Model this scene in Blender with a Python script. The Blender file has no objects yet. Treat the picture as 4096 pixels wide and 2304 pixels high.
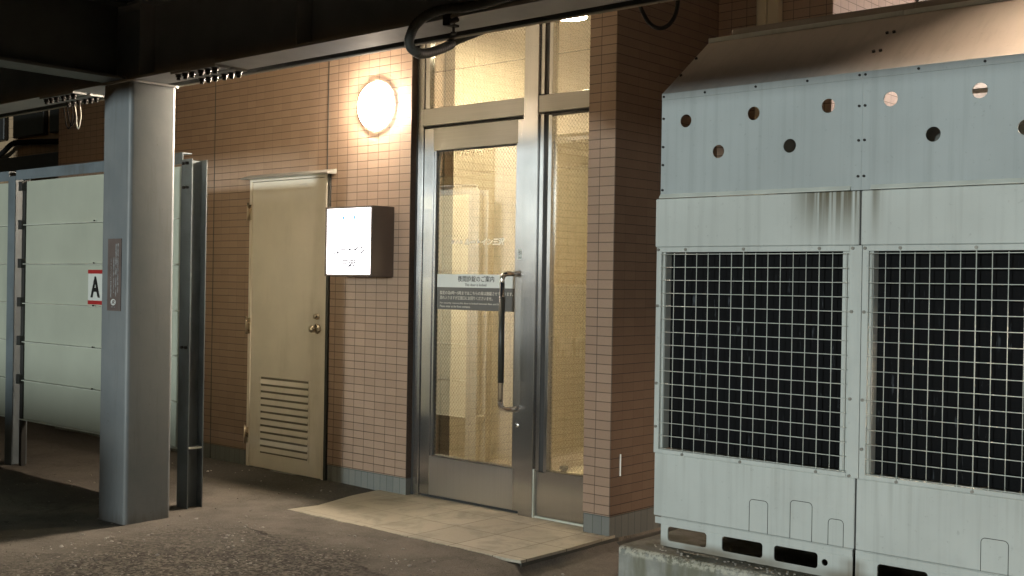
import bpy, bmesh, math, random
from mathutils import Vector, Matrix, noise
random.seed(4)
sc = bpy.context.scene
C = sc.collection
R = math.radians

# ------------------------------------------------------------------ camera
yaw, pitch, roll, FPX = .7182, -.0041, .0162, 4646.8
fw = Vector((-math.sin(yaw)*math.cos(pitch), math.cos(yaw)*math.cos(pitch), math.sin(pitch)))
r0 = Vector((math.cos(yaw), math.sin(yaw), 0)); u0 = r0.cross(fw)
rt = r0*math.cos(roll)+u0*math.sin(roll); up = -r0*math.sin(roll)+u0*math.cos(roll)
cd = bpy.data.cameras.new("camera"); cam = bpy.data.objects.new("camera", cd); C.objects.link(cam)
cd.sensor_width = 36; cd.lens = FPX/4096*36; cd.clip_start = .05; cd.clip_end = 400
M = Matrix((rt, up, -fw)).transposed().to_4x4(); M.translation = Vector((5.2553, -5.0349, 1.3337))
cam.matrix_world = M; sc.camera = cam

# ------------------------------------------------------------------ light
EXPO = 0.0
SUN_DIR = Vector((-.125, 1, -.074)).normalized()
W = bpy.data.worlds.new("World"); sc.world = W; W.use_nodes = True
wn = W.node_tree; bg = wn.nodes['Background']
sky = wn.nodes.new('ShaderNodeTexSky'); sky.sky_type = 'NISHITA'; sky.sun_disc = False
sky.sun_elevation = R(3.5); sky.sun_rotation = math.atan2(-SUN_DIR.x, -SUN_DIR.y)
wn.links.new(sky.outputs[0], bg.inputs[0]); bg.inputs[1].default_value = .02
sl = bpy.data.lights.new("street_light_glow", 'SUN'); sl.energy = 1.75; sl.angle = R(3); sl.color = (.90, 1, .98)
so = bpy.data.objects.new("street_light_glow", sl); C.objects.link(so)
so.rotation_euler = SUN_DIR.to_track_quat('-Z', 'Y').to_euler()
sc.view_settings.view_transform = 'Standard'; sc.view_settings.look = 'None'
sc.view_settings.exposure = EXPO; sc.view_settings.gamma = 1
sc.render.engine = 'CYCLES'
sc.cycles.use_denoising = True; sc.cycles.max_bounces = 8; sc.cycles.transparent_max_bounces = 12
sc.cycles.sample_clamp_indirect = 6; sc.cycles.caustics_reflective = False; sc.cycles.caustics_refractive = False
L_LAMP, L_SIGN, L_INNER, L_YARD = 900, 6, 1400, 1150

# ------------------------------------------------------------------ node helpers
class NT:
    def __init__(s, name):
        s.m = bpy.data.materials.new(name); s.m.use_nodes = True; s.t = s.m.node_tree
        s.b = s.t.nodes['Principled BSDF']; s.out = s.t.nodes['Material Output']
    def n(s, typ, **kw):
        o = s.t.nodes.new('ShaderNode'+typ)
        for k, v in kw.items(): setattr(o, k, v)
        return o
    def l(s, a, b): s.t.links.new(a, b)
    def put(s, sock, v):
        if isinstance(v, bpy.types.NodeSocket): s.l(v, sock)
        else: sock.default_value = v
    def pos(s, kind='Object'):
        if kind == 'World': return s.n('NewGeometry').outputs['Position']
        return s.n('TexCoord').outputs[kind]
    def math(s, op, a, b=0, c=0, clamp=False):
        o = s.n('Math', operation=op); o.use_clamp = clamp
        s.put(o.inputs[0], a); s.put(o.inputs[1], b); s.put(o.inputs[2], c); return o.outputs[0]
    def sep(s, v):
        o = s.n('SeparateXYZ'); s.l(v, o.inputs[0]); return o.outputs
    def comb(s, x, y, z):
        o = s.n('CombineXYZ')
        for i, v in enumerate((x, y, z)): s.put(o.inputs[i], v)
        return o.outputs[0]
    def vmul(s, v, k):
        o = s.n('VectorMath', operation='MULTIPLY'); s.l(v, o.inputs[0]); s.put(o.inputs[1], k); return o.outputs[0]
    def noise(s, v, scale, detail=4, rough=.55, dist=0):
        o = s.n('TexNoise'); s.l(v, o.inputs['Vector']); o.inputs['Scale'].default_value = scale
        o.inputs['Detail'].default_value = detail; o.inputs['Roughness'].default_value = rough
        o.inputs['Distortion'].default_value = dist; return o.outputs['Fac']
    def ramp(s, f, a, b):   # smooth 0..1 between a and b
        o = s.n('MapRange'); o.interpolation_type = 'SMOOTHSTEP'; s.put(o.inputs[0], f)
        o.inputs[1].default_value = a; o.inputs[2].default_value = b; return o.outputs[0]
    def mix(s, f, a, b):
        o = s.n('Mix', data_type='RGBA'); s.put(o.inputs[0], f)
        s.put(o.inputs[6], a if not isinstance(a, tuple) else a+(1,)*(4-len(a)))
        s.put(o.inputs[7], b if not isinstance(b, tuple) else b+(1,)*(4-len(b))); return o.outputs[2]
    def bump(s, h, strength=.3, dist=.01):
        o = s.n('Bump'); s.l(h, o.inputs['Height']); o.inputs['Strength'].default_value = strength
        o.inputs['Distance'].default_value = dist
        if s.b.inputs['Normal'].links: s.l(s.b.inputs['Normal'].links[0].from_socket, o.inputs['Normal'])
        s.l(o.outputs[0], s.b.inputs['Normal']); return o
    def set(s, col=None, rough=None, metal=None, spec=None):
        if col is not None: s.put(s.b.inputs['Base Color'], col if not isinstance(col, tuple) else col+(1,)*(4-len(col)))
        if rough is not None: s.put(s.b.inputs['Roughness'], rough)
        if metal is not None: s.put(s.b.inputs['Metallic'], metal)
        if spec is not None: s.put(s.b.inputs['Specular IOR Level'], spec)
        return s.m

def k3(c, k): return tuple(min(1, x*k) for x in c)
def plain(name, col, rough=.5, metal=0, var=.12, scale=6, bump=.08, bscale=60, dirt=None, spec=None):
    t = NT(name); p = t.pos()
    n1 = t.noise(p, scale, 5); c = t.mix(t.ramp(n1, .3, .7), k3(col, 1-var), k3(col, 1+var))
    if dirt:
        dcol, amt, dsc = dirt
        n2 = t.noise(t.vmul(p, (1, 1, .25)), dsc, 6, .65)
        c = t.mix(t.math('MULTIPLY', t.ramp(n2, .5, .72), amt), c, dcol)
    rr = t.math('ADD', t.math('MULTIPLY', t.noise(p, scale*2.3, 3), .16), rough-.08)
    t.set(c, rr, metal, spec)
    if bump: t.bump(t.noise(p, bscale, 3), bump, .002)
    return t.m
def emit(name, col, strength):
    t = NT(name); t.set((.0, .0, .0), .6); t.b.inputs['Emission Color'].default_value = col+(1,)
    t.b.inputs['Emission Strength'].default_value = strength; return t.m

def tile_mat(name, axis, c1, c2, mortar, w=.1, h=.05, x0=0, z0=.11, rough=.55, tex=.4, vj=1.0):
    t = NT(name); p = t.pos(); x, y, z = t.sep(p)
    u = t.math('ADD', x if axis == 'X' else y, -x0); v = t.math('ADD', z, -z0)
    # gentle wander so the joints are not ruler-straight
    wob = t.noise(p, 3.0, 2); v2 = t.math('ADD', v, t.math('MULTIPLY', t.math('SUBTRACT', wob, .5), .004))
    br = t.n('TexBrick'); br.offset = 0; br.squash = 1
    t.l(t.comb(u, v2, 0), br.inputs['Vector']); br.inputs['Scale'].default_value = 1
    br.inputs['Brick Width'].default_value = w; br.inputs['Row Height'].default_value = h
    br.inputs['Mortar Size'].default_value = .0023; br.inputs['Mortar Smooth'].default_value = .35
    br.inputs['Color1'].default_value = c1+(1,); br.inputs['Color2'].default_value = c2+(1,)
    br.inputs['Mortar'].default_value = mortar+(1,); br.inputs['Bias'].default_value = -.2
    col = br.outputs['Color']
    # courses read stronger than the upright joints, which are partly filled
    fv = t.math('ABSOLUTE', t.math('SUBTRACT', t.math('FRACT', t.math('DIVIDE', v2, h)), .5))
    hj = t.ramp(fv, .5-.0036/h, .5-.0016/h)
    vis = t.math('MAXIMUM', hj, t.math('ADD', t.math('MULTIPLY', t.ramp(t.noise(p, 2.2, 3), .35, .65), vj*.55), t.math('ADD', t.ramp(x, -1.0, -.75), t.ramp(x, -2.7, -3.2)) if axis == 'X' else .1, clamp=True) if vj < 1 else 1.0)
    fac = t.math('MULTIPLY', br.outputs['Fac'], vis)
    body = t.mix(.5, c1, c2); var = t.noise(t.comb(t.math('FLOOR', t.math('DIVIDE', u, w)), t.math('FLOOR', t.math('DIVIDE', v2, h)), 0), 7.3, 1)
    body = t.mix(t.ramp(var, .35, .65), c2, c1)
    col = t.mix(fac, body, mortar)
    big = t.noise(p, 1.3, 4); col = t.mix(t.math('MULTIPLY', t.ramp(big, .35, .75), .22), col, k3(c1, .8))
    fine = t.noise(p, 90, 4, .6); col = t.mix(t.math('MULTIPLY', t.ramp(fine, .45, .7), .22), col, k3(c1, .72))
    # joints running along the courses read stronger than the upright ones
    t.set(col, t.math('ADD', t.math('MULTIPLY', fine, .2), rough-.1), 0, .35)
    hgt = t.math('ADD', t.math('MULTIPLY', fac, -1), t.math('MULTIPLY', fine, tex))
    t.bump(hgt, .5, .003)
    return t.m

# ------------------------------------------------------------------ geometry helpers
class MB:
    def __init__(s): s.bm = bmesh.new()
    def box(s, x0, x1, y0, y1, z0, z1, bev=0, seg=1):
        vs = bmesh.ops.create_cube(s.bm, size=1)['verts']
        for v in vs: v.co = Vector(((x0+x1)/2+v.co.x*(x1-x0), (y0+y1)/2+v.co.y*(y1-y0), (z0+z1)/2+v.co.z*(z1-z0)))
        if bev:
            es = list({e for v in vs for e in v.link_edges})
            bmesh.ops.bevel(s.bm, geom=es, offset=bev, segments=seg, affect='EDGES', profile=.5)
        return s
    def poly(s, pts, d):
        # prism: polygon pts (3D) swept by vector d
        d = Vector(d); a = [s.bm.verts.new(p) for p in pts]; b = [s.bm.verts.new(Vector(p)+d) for p in pts]; n = len(pts)
        s.bm.faces.new(a); s.bm.faces.new(b[::-1])
        for i in range(n): s.bm.faces.new((a[i], b[i], b[(i+1) % n], a[(i+1) % n]))
        return s
    def cyl(s, a, b, r, r2=None, n=20, cap=True):
        return s.lathe(a, b, [(0, r), (1, r if r2 is None else r2)], n, cap)
    def lathe(s, a, b, prof, n=24, cap=True):
        a = Vector(a); b = Vector(b); d = b-a; q = d.to_track_quat('Z', 'Y'); L = d.length; rings = []
        for t, r in prof:
            rings.append([s.bm.verts.new(a+q @ Vector((r*math.cos(i*2*math.pi/n), r*math.sin(i*2*math.pi/n), t*L))) for i in range(n)])
        for k in range(len(rings)-1):
            for i in range(n):
                f = s.bm.faces.new((rings[k][i], rings[k][(i+1) % n], rings[k+1][(i+1) % n], rings[k+1][i])); f.smooth = True
        if cap:
            for rg, fl in ((rings[0], 1), (rings[-1], 0)):
                if (rg[0].co-rg[1].co).length > 1e-5: s.bm.faces.new(rg[::-1] if fl else rg)
        return s
    def tube(s, pts, r, n=10, cap=True):
        pts = [Vector(p) for p in pts]; rings = []
        nrm = None
        for i, p in enumerate(pts):
            d = (pts[min(i+1, len(pts)-1)]-pts[max(i-1, 0)]).normalized()
            if nrm is None:
                nrm = d.orthogonal().normalized()
            nrm = (nrm-d*nrm.dot(d)).normalized(); bn = d.cross(nrm)
            rr = r(i/(len(pts)-1)) if callable(r) else r
            rings.append([s.bm.verts.new(p+(nrm*math.cos(k*2*math.pi/n)+bn*math.sin(k*2*math.pi/n))*rr) for k in range(n)])
        for j in range(len(rings)-1):
            for k in range(n):
                f = s.bm.faces.new((rings[j][k], rings[j][(k+1) % n], rings[j+1][(k+1) % n], rings[j+1][k])); f.smooth = True
        if cap: s.bm.faces.new(rings[0][::-1]); s.bm.faces.new(rings[-1])
        return s
def spl(pts, k=8):   # catmull-rom
    P = [Vector(p) for p in pts]; P = [P[0]*2-P[1]]+P+[P[-1]*2-P[-2]]; o = []
    for i in range(1, len(P)-2):
        for j in range(k):
            t = j/k; a, b, c, d = P[i-1:i+3]
            o.append(.5*((2*b)+(c-a)*t+(2*a-5*b+4*c-d)*t*t+(3*b-a-3*c+d)*t**3))
    o.append(P[-2]); return o

def link(name, me, m, parent, L):
    o = bpy.data.objects.new(name, me); C.objects.link(o)
    if m: me.materials.clear(); me.materials.append(m)
    if parent is not None: o.parent = parent
    return o
def base_of(parent):
    L = Vector((0, 0, 0)); p = parent
    while p is not None: L += p.location; p = p.parent
    return L
def obj(name, mb, m, parent=None, at=None, smooth=None, label=None):
    """vertices are given in world space; the object's origin goes to `at` (or its parent's)"""
    L = base_of(parent); org = Vector(at) if at is not None else L
    bmesh.ops.recalc_face_normals(mb.bm, faces=mb.bm.faces)
    for v in mb.bm.verts: v.co -= org
    me = bpy.data.meshes.new(name); mb.bm.to_mesh(me); mb.bm.free()
    o = link(name, me, m, parent, L); o.location = org-L
    if smooth:
        for p in me.polygons: p.use_smooth = True
    if label: o['label'] = label
    return o
def tag(o, label, cat, group=None):
    o['label'] = label; o['category'] = cat
    if group: o['group'] = group
    return o
def thing(name, loc, label, cat, group=None):
    o = bpy.data.objects.new(name, None); C.objects.link(o); o.location = loc; o.empty_display_size = .1
    return tag(o, label, cat, group)
def struct(o): o['kind'] = 'structure'; return o
def dup(root, d, label):
    r = root.copy(); C.objects.link(r); r.location = root.location+Vector(d); r['label'] = label
    for ch in list(root.children):
        c = ch.copy(); C.objects.link(c); c.parent = r
        for g in ch.children:
            e = g.copy(); C.objects.link(e); e.parent = c
    return r
def sheet(name, outline, holes, y, th, m, parent, axisfn=None):
    """flat sheet in the XZ plane with holes: outline = (x0,x1,z0,z1), holes = point loops"""
    cu = bpy.data.curves.new('tmp', 'CURVE'); cu.dimensions = '2D'; cu.fill_mode = 'BOTH'; cu.extrude = th/2
    x0, x1, z0, z1 = outline
    for lp in [[(x0, z0), (x1, z0), (x1, z1), (x0, z1)]]+holes:
        sp = cu.splines.new('POLY'); sp.points.add(len(lp)-1); sp.use_cyclic_u = True
        for q, (a, b) in zip(sp.points, lp): q.co = (a, b, 0, 1)
    o = bpy.data.objects.new('tmp', cu); C.objects.link(o); bpy.context.view_layer.update()
    me = bpy.data.meshes.new_from_object(o.evaluated_get(bpy.context.evaluated_depsgraph_get()))
    bpy.data.objects.remove(o); bpy.data.curves.remove(cu)
    org = base_of(parent)
    for v in me.vertices:
        w = Vector((v.co.x, y-v.co.z, v.co.y)); v.co = w-org
    me.name = name
    return link(name, me, m, parent, org)
def circ(x, z, r, n=28): return [(x+r*math.cos(i*2*math.pi/n), z+r*math.sin(i*2*math.pi/n)) for i in range(n)]
def rrect(x0, x1, z0, z1, r, n=5):
    o = []
    for cx, cz, a in ((x1-r, z1-r, 0), (x0+r, z1-r, 90), (x0+r, z0+r, 180), (x1-r, z0+r, 270)):
        for i in range(n+1):
            t = R(a+90*i/n); o.append((cx+r*math.cos(t), cz+r*math.sin(t)))
    return o
def text(name, body, x0, x1, z0, z1, y, m, parent, shear=0, bold=0, vertical=False):
    """lettering facing -Y fitted to the rectangle x0..x1, z0..z1"""
    cu = bpy.data.curves.new('tmp', 'FONT'); cu.body = '\n'.join(body) if vertical else body
    cu.extrude = .004; cu.shear = shear; cu.resolution_u = 3; cu.offset = bold; cu.align_x = 'CENTER' if vertical else 'LEFT'
    if vertical: cu.space_line = .82
    o = bpy.data.objects.new('tmp', cu); C.objects.link(o); bpy.context.view_layer.update()
    me = bpy.data.meshes.new_from_object(o.evaluated_get(bpy.context.evaluated_depsgraph_get()))
    bpy.data.objects.remove(o); bpy.data.curves.remove(cu)
    xs = [v.co.x for v in me.vertices]; ys = [v.co.y for v in me.vertices]
    ax, ay = min(xs), min(ys); org = base_of(parent); sx = (x1-x0)/(max(xs)-ax); sz = (z1-z0)/(max(ys)-ay)
    for v in me.vertices:
        w = Vector((x0+(v.co.x-ax)*sx, y-v.co.z*.1, z0+(v.co.y-ay)*sz)); v.co = w-org
    me.name = name
    return link(name, me, m, parent, org)

# ------------------------------------------------------------------ materials
M_ = {}
BR1, BR2, MOR = (.315, .222, .163), (.28, .195, .142), (.05, .034, .026)
M_['brick_x'] = tile_mat('brick_tile_front', 'X', BR1, BR2, MOR, x0=0, vj=.75)
M_['brick_pillar'] = tile_mat('brick_tile_pillar', 'X', BR1, BR2, MOR, x0=1.613)
M_['brick_y_shaded'] = tile_mat('brick_tile_side_shaded', 'Y', k3(BR1, .6), k3(BR2, .6), k3(MOR, .8), x0=-.055, vj=.6)  # front tile darkened: the side wall's shade is in the colour
M_['brick_in'] = tile_mat('brick_tile_inside', 'Y', (.62, .545, .44), (.58, .505, .405), (.30, .24, .18), x0=.08)
M_['brick_lit'] = tile_mat('brick_tile_lit', 'Y', (.52, .36, .29), (.46, .31, .25), (.14, .09, .07), x0=.96)  # paler copy of the brick tile, lamplight put into the colour
M_['plinth'] = tile_mat('plinth_tile', 'X', (.17, .18, .17), (.14, .15, .145), (.07, .075, .07), w=.06, h=.3, z0=-.2, tex=.25)
M_['plinth_y'] = tile_mat('plinth_tile_side', 'Y', (.17, .18, .17), (.14, .15, .145), (.07, .075, .07), w=.06, h=.3, z0=-.2, tex=.25)
M_['cream_wall'] = plain('cream_wall_board', (.62, .52, .34), .6, var=.05)
M_['in_floor'] = plain('vestibule_floor', (.75, .68, .52), .35, var=.06)
M_['ceil'] = plain('vestibule_ceiling', (.65, .62, .52), .8, var=.04)
M_['svc'] = plain('service_door_paint', (.78, .71, .61), .5, var=.05, scale=3, dirt=((.3, .23, .14), .25, 3))
M_['svc_dark'] = plain('dark_gasket', (.03, .03, .028), .6)
M_['slot'] = plain('louvre_slot_shade', (.19, .165, .12), .6)  # darker than the door paint: shade of the louvre slots as colour
M_['hood_gal'] = plain('galvanised_hood', (.33, .32, .29), .4, .6)
M_['col_paint'] = plain('column_grey_paint', (.235, .255, .265), .42, 0, var=.06, scale=4, bump=.15, bscale=140, dirt=((.16, .17, .17), .5, 4), spec=.5)
def column_mat():
    t = NT('column_grey_paint'); p = t.pos('World'); x, y, z = t.sep(p)
    n1 = t.noise(p, 3, 5, .6); n2 = t.noise(t.vmul(p, (30, 30, 3)), 1, 5, .65); n3 = t.noise(p, 40, 4, .7)
    c = t.mix(t.ramp(n1, .3, .7), (.20, .22, .232), (.24, .256, .264))
    c = t.mix(t.math('MULTIPLY', t.ramp(n2, .52, .72), .35), c, (.16, .165, .165))
    c = t.mix(t.math('MULTIPLY', t.ramp(n3, .66, .74), .5), c, (.10, .09, .08))
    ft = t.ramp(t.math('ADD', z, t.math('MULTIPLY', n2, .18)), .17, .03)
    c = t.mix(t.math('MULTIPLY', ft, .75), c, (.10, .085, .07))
    t.set(c, t.math('ADD', t.math('MULTIPLY', n2, .25), .32), 0, .5)
    t.bump(t.math('ADD', n1, t.math('MULTIPLY', n3, .15)), .35, .006); return t.m
M_['col_paint'] = column_mat()
M_['beam'] = plain('beam_grey_paint', (.44, .44, .43), .55, 0, var=.08, scale=5)
M_['beam_dark'] = plain('channel_dark_paint', (.085, .088, .08), .55, 0)
M_['bolt'] = plain('bolt_dark_steel', (.03, .028, .027), .5, .5, bump=0)
M_['cream_clad'] = plain('cream_cladding', (.44, .40, .31), .55, var=.05)
M_['board'] = plain('fence_board_coating', (.45, .475, .395), .5, var=.05, scale=2.5, dirt=((.33, .36, .3), .35, 2.2))
M_['lip'] = plain('board_lip', (.55, .57, .5), .4, var=.15)
M_['post'] = plain('post_blue_grey_paint', (.15, .18, .20), .5, 0, var=.12, dirt=((.08, .08, .08), .6, 6))
M_['glazed_white'] = plain('white_enamel', (.72, .74, .7), .4, var=.02)
M_['red'] = plain('red_enamel', (.42, .03, .03), .45, var=.05)
M_['black'] = plain('black_enamel', (.015, .015, .015), .45)
M_['conduit'] = plain('dark_grey_conduit', (.055, .058, .052), .55, 0)
M_['cable'] = plain('black_cable', (.008, .0075, .007), .85, bump=0, spec=.1)
M_['chrome'] = plain('chrome', (.75, .75, .76), .12, 1, var=.02, bump=0)
M_['knob'] = plain('satin_nickel', (.55, .47, .36), .28, 1, var=.05, bump=0)
M_['grip'] = plain('grip_black', (.03, .032, .028), .4)
M_['pipe'] = plain('cream_downpipe', (.52, .46, .33), .45, var=.04)
M_['sign_case'] = plain('sign_case_bronze', (.12, .095, .085), .5, var=.06)
M_['lamp_ring'] = plain('lamp_base_white', (.6, .58, .5), .4)
M_['plaque'] = plain('plaque_brown', (.16, .125, .115), .35, var=.15, dirt=((.2, .18, .17), .5, 30))
M_['plaque_txt'] = plain('plaque_lettering', (.36, .37, .38), .5, var=.3, scale=60)
M_['note_white'] = plain('notice_white', (.66, .68, .66), .5, var=.02)
M_['note_grey'] = plain('notice_grey', (.10, .10, .10), .5, var=.03)
M_['note_txt'] = plain('notice_black_ink', (.02, .02, .02), .6, bump=0)
M_['note_wtxt'] = plain('notice_white_ink', (.6, .58, .52), .6, bump=0)
M_['etched'] = plain('etched_white_film', (.85, .82, .74), .7, bump=0)
M_['lampglow'] = emit('wall_lamp_glow', (1, .83, .64), L_LAMP)
M_['rimglow'] = emit('lamp_rim_glow', (1, .90, .76), 5)
M_['signglow'] = emit('sign_face_glow', (1, .96, .97), L_SIGN)
M_['signink'] = emit('sign_backlit_ink', (.10, .10, .11), 1)
M_['signcyan'] = emit('sign_backlit_cyan', (.05, .45, .75), 1)
M_['innerglow'] = emit('ceiling_lamp_glow', (1, .87, .64), L_INNER)
M_['yardglow'] = emit('yard_lamp_glow', (1, .74, .52), L_YARD)

def steel(name, col, rough, vert=True, T=(1, .12, 0)):
    t = NT(name); p = t.pos()
    br = t.noise(t.vmul(p, (260, 260, 1.2) if vert else (1.2, 260, 260)), 1, 3, .6)
    big = t.noise(p, 2.5, 3)
    c = t.mix(t.ramp(br, .3, .7), k3(col, .95), k3(col, 1.03))
    t.set(c, t.math('ADD', t.math('MULTIPLY', big, .14), rough-.07), 1)
    t.b.inputs['Anisotropic'].default_value = 1     # grain runs upright, so highlights spread sideways
    tg = t.comb(*T); t.l(tg, t.b.inputs['Tangent']); return t.m
M_['steel'] = steel('brushed_stainless', (.56, .56, .56), .22)
M_['steel_rail'] = steel('brushed_stainless_rail', (.60, .585, .55), .34, False, (0, 0, 1))
M_['steel_h'] = steel('brushed_stainless_kick', (.58, .56, .53), .32)
M_['steel_dark'] = plain('frame_dark_gasket', (.035, .035, .035), .5)  # near-black gasket colour, also for joints and the seam strip

def wired_glass():
    t = NT('wired_glass'); p = t.pos(); x, y, z = t.sep(p)
    a = t.math('ADD', x, t.math('MULTIPLY', z, .82)); b = t.math('SUBTRACT', x, t.math('MULTIPLY', z, .82))
    ms = []
    for q in (a, b):
        f = t.math('ABSOLUTE', t.math('SUBTRACT', t.math('FRACT', t.math('MULTIPLY', q, 1/.0235)), .5))
        ms.append(t.math('GREATER_THAN', f, .5-.035))
    wire = t.math('MAXIMUM', *ms)
    tr = t.n('BsdfTransparent'); tr.inputs[0].default_value = (.86, .85, .78, 1)
    gl = t.n('BsdfGlossy'); gl.inputs['Color'].default_value = (1, 1, 1, 1); gl.inputs['Roughness'].default_value = .012
    wv = t.n('Bump'); t.l(t.noise(p, 5, 2), wv.inputs['Height']); wv.inputs['Strength'].default_value = .01; wv.inputs['Distance'].default_value = .01
    t.l(wv.outputs[0], gl.inputs['Normal'])
    fr = t.n('LayerWeight'); fr.inputs[0].default_value = .5
    k = t.math('ADD', t.math('MULTIPLY', fr.outputs['Facing'], .45), .27)
    m1 = t.n('MixShader'); t.l(k, m1.inputs[0]); t.l(tr.outputs[0], m1.inputs[1]); t.l(gl.outputs[0], m1.inputs[2])
    t.set((.34, .29, .19), .4, .5)
    m2 = t.n('MixShader'); t.l(t.math('MULTIPLY', wire, .55), m2.inputs[0]); t.l(m1.outputs[0], m2.inputs[1]); t.l(t.b.outputs[0], m2.inputs[2])
    t.l(m2.outputs[0], t.out.inputs[0]); return t.m
M_['glass'] = wired_glass()

def ground_mat():
    t = NT('asphalt'); p = t.pos('World'); x, y, z = t.sep(p)
    n1 = t.noise(p, 1.1, 6, .6, .6); n2 = t.noise(p, 3.5, 6, .65); n3 = t.noise(p, 160, 4, .7); n4 = t.noise(p, 45, 5, .7)
    c = t.mix(t.ramp(n2, .35, .65), (.165, .148, .127), (.235, .21, .18))
    # coarse worn patch in the foreground
    worn = t.math('MULTIPLY', t.ramp(t.math('ADD', y, t.math('MULTIPLY', t.math('SUBTRACT', n1, .5), 2.2)), -1.15, -1.75),
                  t.ramp(t.math('ADD', x, t.math('MULTIPLY', t.math('SUBTRACT', n2, .5), 1.5)), -.35, .35))
    n5 = t.noise(p, 9, 5, .7)
    c = t.mix(worn, c, t.mix(t.ramp(n5, .38, .62), t.mix(t.ramp(n4, .42, .58), (.05, .046, .04), (.16, .145, .125)), t.mix(t.ramp(n4, .42, .58), (.09, .08, .068), (.30, .268, .225))))
    # newer dark patch against the wall by the service door
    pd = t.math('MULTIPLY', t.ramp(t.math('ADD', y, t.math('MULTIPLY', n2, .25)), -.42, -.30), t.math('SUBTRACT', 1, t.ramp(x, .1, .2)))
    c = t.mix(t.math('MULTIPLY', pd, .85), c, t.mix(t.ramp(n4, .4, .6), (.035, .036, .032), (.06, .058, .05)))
    crack = t.ramp(t.math('ABSOLUTE', t.math('SUBTRACT', t.noise(p, 2.1, 8, .62, 1.2), .5)), .012, .0)
    c = t.mix(t.math('MULTIPLY', crack, t.math('MULTIPLY', t.ramp(n1, .50, .66), .6)), c, (.02, .018, .016))
    fence_shade = t.ramp(t.math('ADD', x, t.math('MULTIPLY', n2, .5)), -.55, -1.15)
    c = t.mix(t.math('MULTIPLY', fence_shade, t.math('MULTIPLY', t.ramp(y, -2.0, -1.5), .6)), c, (.06, .052, .042))  # asphalt darkened behind the fence, shade put into the colour
    # broken edge of the worn patch: a ragged dark line crossing the foreground
    wv = t.math('ADD', t.math('MULTIPLY', t.math('SUBTRACT', n1, .5), .55), t.math('MULTIPLY', t.math('SUBTRACT', n4, .5), .10))
    dl = t.math('ADD', t.math('ADD', y, wv), t.math('ADD', t.math('MULTIPLY', x, .10), 1.30))
    edge = t.math('MULTIPLY', t.ramp(t.math('ABSOLUTE', dl), .035, .0), t.math('MULTIPLY', t.ramp(n2, .44, .56), t.ramp(x, -.1, .2)))
    c = t.mix(t.math('MULTIPLY', edge, .85), c, (.035, .032, .028))
    sp = t.n('TexVoronoi'); t.l(p, sp.inputs['Vector']); sp.inputs['Scale'].default_value = 52
    chip = t.math('MULTIPLY', t.math('LESS_THAN', sp.outputs['Distance'], .27), t.ramp(t.sep(sp.outputs['Color'])[0], .68, .9))
    c = t.mix(t.math('MULTIPLY', chip, t.math('ADD', t.math('MULTIPLY', worn, .75), .2)), c, (.42, .39, .34))
    c = t.mix(t.math('MULTIPLY', t.ramp(n3, .35, .7), .45), c, (.05, .044, .038))
    t.set(c, .85, 0, .25)
    h = t.math('ADD', t.math('MULTIPLY', n3, t.math('ADD', t.math('MULTIPLY', worn, .8), .45)), t.math('MULTIPLY', n4, t.math('ADD', t.math('MULTIPLY', worn, 1.2), .25)))
    h = t.math('SUBTRACT', h, t.math('ADD', t.math('MULTIPLY', crack, .25), edge))
    t.bump(h, .9, .012); return t.m
M_['ground'] = ground_mat()

def step_mat():
    t = NT('step_tile'); p = t.pos('World'); x, y, z = t.sep(p)
    br = t.n('TexBrick'); br.offset = 0; t.l(t.comb(t.math('ADD', x, -.257), t.math('ADD', y, .125), 0), br.inputs['Vector'])
    br.inputs['Scale'].default_value = 1; br.inputs['Brick Width'].default_value = .3; br.inputs['Row Height'].default_value = .31
    br.inputs['Mortar Size'].default_value = .0026; br.inputs['Mortar Smooth'].default_value = .3
    br.inputs['Color1'].default_value = (.49, .45, .365, 1); br.inputs['Color2'].default_value = (.42, .38, .305, 1)
    br.inputs['Mortar'].default_value = (.09, .075, .055, 1)
    n1 = t.noise(p, 4, 6, .65, .5); n2 = t.noise(p, 60, 4, .7)
    # towards the left the tiles are worn under a cement skim
    skim = t.ramp(t.math('ADD', x, t.math('MULTIPLY', n1, .5)), 1.0, .6)
    c = t.mix(t.math('MULTIPLY', skim, .6), br.outputs['Color'], (.45, .41, .33))
    c = t.mix(t.math('MULTIPLY', t.ramp(n1, .46, .68), .6), c, (.22, .20, .16))
    c = t.mix(t.math('MULTIPLY', t.ramp(n2, .5, .75), .3), c, (.2, .17, .12))
    t.set(c, .6, 0, .35)
    t.bump(t.math('ADD', t.math('MULTIPLY', br.outputs['Fac'], -.6), t.math('MULTIPLY', n2, .4)), .5, .004); return t.m
M_['step'] = step_mat()

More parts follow.
